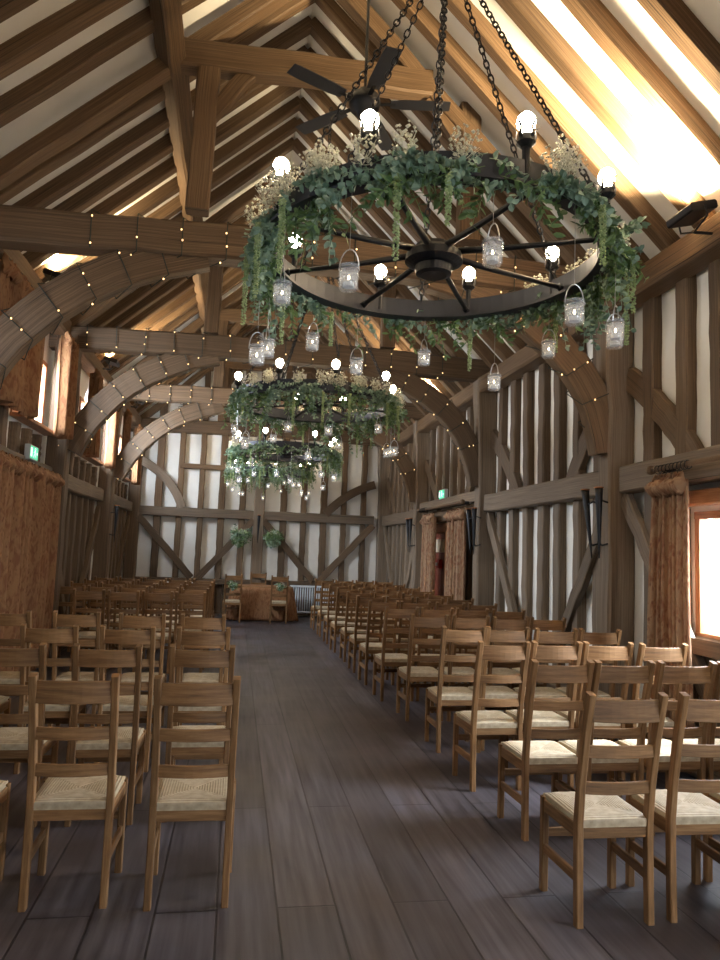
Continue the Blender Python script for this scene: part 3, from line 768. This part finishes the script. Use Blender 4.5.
for k in range(26):
    ad = rg.uniform(150, 400); a = math.radians(ad)
    c = Vector(((R0+.06)*math.cos(a), (R0+.06)*math.sin(a), rg.uniform(.03, .10)))
    for j in range(90):
        q = rnd(rg); q.normalize(); gy.blob(c+Vector((q.x*.075, q.y*.075, q.z*.085))*rg.uniform(.35, 1), rg.uniform(.005, .010))
        if j % 6 == 0: gy.tube([c+Vector((0, 0, -.07)), c+q*.07], .001, 3, cap=False)
obj('eucalyptus', eu, EUC, gar); obj('dark_foliage', ru_, RUS, gar); obj('white_blossom', gy, GYP, gar)
for (ad, L, off) in ((183, .40, .05), (200, .36, .06), (143, .30, .02), (118, .22, 0), (246, .34, .04), (332, .30, .06), (344, .40, .06), (25, .26, .04), (300, .26, .07), (258, .22, .06), (60, .3, .03), (215, .32, .09)):
    a = math.radians(ad); r_ = R0+off+.05; mb = MB(); z = 0.0
    p = Vector((r_*math.cos(a), r_*math.sin(a), -.10))
    while z < L:
        for j in range(7):
            b_ = rg.uniform(0, 6.28); mb.blob(p+Vector((math.cos(b_)*.010, math.sin(b_)*.010, -z)), rg.uniform(.006, .012)*(1-.4*z/L))
        z += .014
    obj('tassel', mb, AMA, gar)

# jar lanterns
def jar_parts(t_, wire):
    mb = MB().lathe((0, 0, 0), [(0, 0), (.036, 0), (.041, .006), (.042, .075), (.038, .085), (.040, .095), (.043, .097), (.043, .103), (.0385, .103), (.036, .09), (.038, .075), (.037, .012), (0, .010)], 18)
    obj('glass_jar', mb, GLASS, t_, smooth=True)
    obj('tealight', MB().lathe((0, 0, .0), [(0, .012), (.024, .012), (.024, .032), (.006, .03), (.003, .042), (0, .042)], 12), WAX, t_, smooth=False)
    mb = MB(); mb.tube([(.043*math.cos(q), 0, .09+.085*math.sin(q)) for q in [PI*j/10 for j in range(11)]], .0028, 5)
    mb.tube([(.0435*math.cos(q), .0435*math.sin(q), .088) for q in [2*PI*j/16 for j in range(16)]], .0022, 4, closed=True)
    obj('wire_handle', mb, WIRE, t_)
    obj('flame', MB().lathe((0, 0, .044), [(0, 0), (.005, .004), (.004, .012), (0, .022)], 8), FLAME, t_)
    obj('hanging_wire', MB().tube([(0, 0, .175), (0, 0, wire)], .0012, 4), WIRE, t_)
JARS = [(207, 2.75, 'farthest left near-side'), (232.5, 2.73, ''), (270, 2.82, ''), (296, 2.64, ''), (329, 2.70, ''), (336, 2.70, ''), (25, 2.85, ''), (49, 2.70, ''), (78, 2.88, ''), (106.5, 2.78, ''), (128, 2.87, ''), (172, 2.60, ''), (158, 2.70, '')]
JL = ['hanging at the left, just below the leafy left side', 'hanging left of centre, under the front foliage', 'hanging in front of the hub, highest of all', 'hanging right of the hub', 'hanging at the right, left one of an overlapping pair',
      'hanging at the right, right one of an overlapping pair', 'small, hanging beyond the rim at the right', 'small, hanging lowest beyond the rim at right', 'small, hanging just right of centre beyond the rim', 'small, hanging below centre above the second chandelier',
      'small, hanging left of centre beyond the rim', 'hanging lowest at the left below the foliage', 'small, hanging at the left behind the foliage']
jars = []
for (ad, z, _), lb_ in zip(JARS, JL):
    a = math.radians(ad); r_ = R0+.03
    j = thing('jar_lantern', 'glass jar tealight on nearest chandelier, '+lb_, 'lantern', (.96+r_*math.cos(a), 3.6+r_*math.sin(a), z-.05), rg.uniform(0, 3), 'jar lanterns on the nearest chandelier')
    jar_parts(j, 3.14-z+.05); jars.append((j, a, z))
nmz = {1: 'second', 2: 'third', 3: 'farthest'}
dirs = ['right', 'far right', 'far side', 'far left', 'left', 'near left', 'near side', 'near right']
def compass(adeg): return dirs[int(((adeg % 360)+22.5)//45) % 8]
for n_, (X, Y, Z, rot) in enumerate(((.81, 8.0, 3.26, 40), (.78, 12.6, 3.30, 100), (.66, 16.2, 3.33, 160))):
    k = n_+1; r_ = math.radians(rot)
    c2 = dup(ch1); c2.location = (X, Y, Z); c2.rotation_euler = (0, 0, r_); c2['label'] = ('%s black iron ring chandelier down the barn, counted from the camera' % nmz[k]) if k < 3 else 'farthest and smallest-looking black iron ring chandelier, near the end wall'
    for c in c2.children:
        if c.name.startswith('hanging_chain'): c.location.z = 0
    g2 = dup(gar); g2.location = (X, Y, Z); g2.rotation_euler = (0, 0, math.radians(rot*1.7)); g2['label'] = 'leafy eucalyptus garland on the %s chandelier ring from the camera' % nmz[k] if k < 3 else 'leafy eucalyptus garland on the farthest chandelier ring, before the end wall'
    seen = {}
    for (j, a, z) in jars[::1]:
        aa = a+r_; rj = R0+.03; j2 = dup(j); j2.location = (X+rj*math.cos(aa), Y+rj*math.sin(aa), z-.05+(Z-3.2))
        hgt = 'low' if z < 2.72 else ('high' if z > 2.84 else 'mid-height')
        dd = compass(math.degrees(aa)); seen[dd] = seen.get(dd, 0)+1
        nb_ = ('', ', beside another')[min(1, seen[dd]-1)]
        j2['label'] = '%s-hung jar tealight, %s of the %s chandelier%s' % (hgt, dd, nmz[k], nb_); j2['group'] = 'jar lanterns on the %s chandelier' % nmz[k]

# ------------------------------------------------------------------ fairy lights wound round ties and braces
FB = MB(); FB.lathe((0, 0, 0), [(0, -.009), (.005, -.007), (.0075, 0), (.005, .007), (0, .009)], 8); FBM = FB.mesh('bulb', FAIRY, True)
CORD = nt('dark_cord', .7, (.02,.025,.018))[0]
def resample(pts, step):
    out = [pts[0].copy()]; acc = 0
    for i in range(len(pts)-1):
        a, b = pts[i], pts[i+1]; L = (b-a).length; s_ = step-acc
        while s_ <= L: out.append(a.lerp(b, s_/L)); s_ += step
        acc = (acc+L) % step
    return out
def string(pts, w, h, label, pitch=.36, a0=0.0, a1=1.0):
    pts = resample(pts, .02); pts = pts[int(len(pts)*a0):int(len(pts)*a1)]
    t_ = thing('fairy_lights', label, 'string lights', pts[0]); o0 = pts[0]
    path = []; hw, hh = w/2+.014, h/2+.014
    turns = len(pts)*.02/pitch
    # each turn: up the near face, across the top, down the far face, under and along
    for k in range(int(turns)):
        s_ = k*pitch/.02
        def pt(f): return pts[min(len(pts)-1, int(s_+f*pitch/.02))]
        def fr(f):
            i = min(len(pts)-2, int(s_+f*pitch/.02)); tg = (pts[i+1]-pts[i]).normalized(); return Vector((-tg.z, 0, tg.x)) if tg.x > 0 else Vector((tg.z, 0, -tg.x))
        rr_ = random.uniform(-.02, .02)
        for f, sx, sz in ((0, -1, -1), (.02, -1.02, 0.0), (.05, -1, 1), (.22, 0, 1.02), (.38, 1, 1), (.42, 1.02, 0), (.5, 1, -1), (.75, 0, -1.03)):
            q = pt(min(1, f+rr_*0)); n_ = fr(f); path.append(q+Vector((0, 1, 0))*sx*hw+n_*sz*hh)
    mb = MB().tube([p-o0 for p in path], .0055, 5); obj('cord', mb, CORD, t_)
    cnt = 0
    for i in range(len(path)-1):
        if cnt > 90: break
        a, b = path[i], path[i+1]
        if (i % 8) in (0, 1):
            for q in (random.uniform(.2, .8),):
                if random.random() < .15: continue
                p = a.lerp(b, q)+Vector((random.uniform(-.012, .012), -.014, random.uniform(-.01, .01))); obj('bulb', FBM, None, t_, loc=p-o0); cnt += 1
        elif (i % 8) == 7 and random.random() < .7:
            obj('bulb', FBM, None, t_, loc=a.lerp(b, .5)+Vector((0, -.01, -.012))-o0); cnt += 1
nm3 = {2: 'nearest visible', 3: 'second', 4: 'third'}
for i, y, tie, bl, brr in STRG:
    if i not in nm3: continue
    q = nm3[i]
    string(tie, .24, .31, 'warm fairy lights wound round the %s tie beam from the camera' % q, pitch=.38, a0=.08 if i > 2 else .2, a1=.94)
    string(bl, .16, .32, 'warm fairy lights wound round the left curved brace of the %s truss' % q, pitch=.34)
    string(list(reversed(brr)), .16, .30, 'warm fairy lights wound round the right curved brace of the %s truss' % q, pitch=.34)

# ------------------------------------------------------------------ ceiling fan
fan = thing('ceiling_fan', 'dark ceiling fan on a long rod behind the nearest chandelier', 'ceiling fan', (.80, 5.2, 5.05))
obj('motor', MB().lathe((0, 0, 0), [(0, .12), (.05, .11), (.06, .07), (.115, .05), (.125, 0), (.11, -.05), (.06, -.07), (.05, -.11), (0, -.12)], 20), IRON, fan, smooth=True)
obj('rod', MB().tube([(0, 0, .1), (0, 0, 1.72)], .012, 8), IRON, fan)
obj('canopy', MB().lathe((0, 0, 1.68), [(0, 0), (.03, 0), (.06, .08), (.06, .12), (0, .12)], 16), IRON, fan, smooth=True)
for k in range(5):
    a = math.radians(-10+72*k); c_, s_ = math.cos(a), math.sin(a)
    bl_ = MB(); sd = Vector((-s_, c_, .04))
    bl_.sweep([(.20*c_, .20*s_, 0), (.3*c_, .3*s_, 0), (.6*c_, .6*s_, 0), (.66*c_, .66*s_, 0)], .13, .008, side=sd, ch=.002, taper=lambda q: (.75, .95, 1.0, .9)[min(3, int(q*3+.01))])
    b_ = obj('blade', bl_, IRON_MATT, fan)
    obj('blade_arm', MB().sweep([(.10*c_, .10*s_, 0), (.24*c_, .24*s_, 0)], .035, .012, side=sd, ch=.002), IRON, b_)

# ------------------------------------------------------------------ uplights and other lamps
def L_area(loc, target, sx, sy, power, col, parent=None, spread=None):
    l = bpy.data.lights.new('light', 'AREA'); l.shape = 'RECTANGLE'; l.size = sx; l.size_y = sy; l.energy = power; l.color = col
    if spread: l.spread = spread
    o_ = bpy.data.objects.new('light', l); C.objects.link(o_)
    o_.location = loc; o_.rotation_euler = (Vector(target)-Vector(loc)).to_track_quat('-Z', 'Y').to_euler(); return o_
WARM = (1.0, .80, .50)
UP = [(3.22, 4.68, 4.20, 1, 480, 'black floodlight on the right wall plate under the glowing roof'),
      (3.22, 1.5, 4.20, 1, 420, None),
      (3.22, 12.0, 4.20, 1, 200, 'black floodlight on the right wall plate beyond the second truss'),
      (-2.20, 8.5, 4.60, -1, 90, 'black floodlight on the left wall plate behind the nearest brace'),
      (-2.20, 12.3, 4.60, -1, 120, 'black floodlight on the left wall plate behind the second brace'),
      (-2.20, 15.6, 4.60, -1, 100, 'black floodlight on the left wall plate nearest the end wall')]
for X, y, z, s, pw, lab in UP:
    f = thing('floodlight', lab or 'black floodlight on the right wall plate beside the camera', 'floodlight', (X, y, z))
    tilt = Matrix.Rotation(math.radians(-14*s), 4, 'Y')
    def T(mb):
        for i, v in enumerate(mb.v): mb.v[i] = tilt @ v
        return mb
    obj('housing', T(MB().box((-.11, -.15, -.035), (.11, .15, .03), ch=.012)), IRON, f)
    obj('lamp_glass', T(MB().box((-.085, -.12, .0305), (.085, .12, .034), ch=0)), LAMPFACE, f)
    obj('bracket', MB().tube([(0, -.16, 0), (.02*s, -.16, -.08), (.02*s, 0, -.14), (.02*s, .16, -.08), (0, .16, 0)], .008, 6), IRON, f)
    obj('arm', MB().tube([(.02*s, 0, -.14), (.24*s, 0, -.13)], .012, 6), IRON, f)
    dn = tilt @ Vector((0, 0, 1))
    p = Vector((X, y, z))+dn*.06
    L_area(p, p+dn, .2, .28, pw, WARM, spread=math.radians(115))

DAY = (.78, .88, 1.0)
for a, b in RW:
    L_area((XR+.35, (a+b)/2, (RWZ[0]+RWZ[1])/2+.3), (1.6, (a+b)/2+.5, .2), b-a, 1.0, 420 if a > 3 else 120, DAY, spread=math.radians(130))
for a, b in LW:
    m_ = (a+b)/2
    L_area((XL-.35, m_, 3.7), (2.8, m_+(3.6 if a > 8 else .3), 1.2), b-a, .9, (260 if a > 15 else (750 if a > 10 else 380)) if a > 8 else 40, DAY)
# unseen cool fill lamp added behind the camera; rear wall has no opening
L_area((2.5, YB+.15, 1.7), (2.9, 6, .9), 1.6, 2.2, 55, DAY, spread=math.radians(100))

w = bpy.data.worlds.new('world'); bpy.context.scene.world = w; w.use_nodes = True
bg = w.node_tree.nodes['Background']; bg.inputs[0].default_value = (.86, .93, 1, 1); bg.inputs[1].default_value = 3.0
struct('ground', MB().box((-60, -60, -.35), (60, 80, -.12)), OUTSIDE)
vs = bpy.context.scene.view_settings; vs.view_transform = 'Standard'; vs.look = 'None'; vs.gamma = 1; vs.exposure = -0.1; vs.use_curve_mapping = False
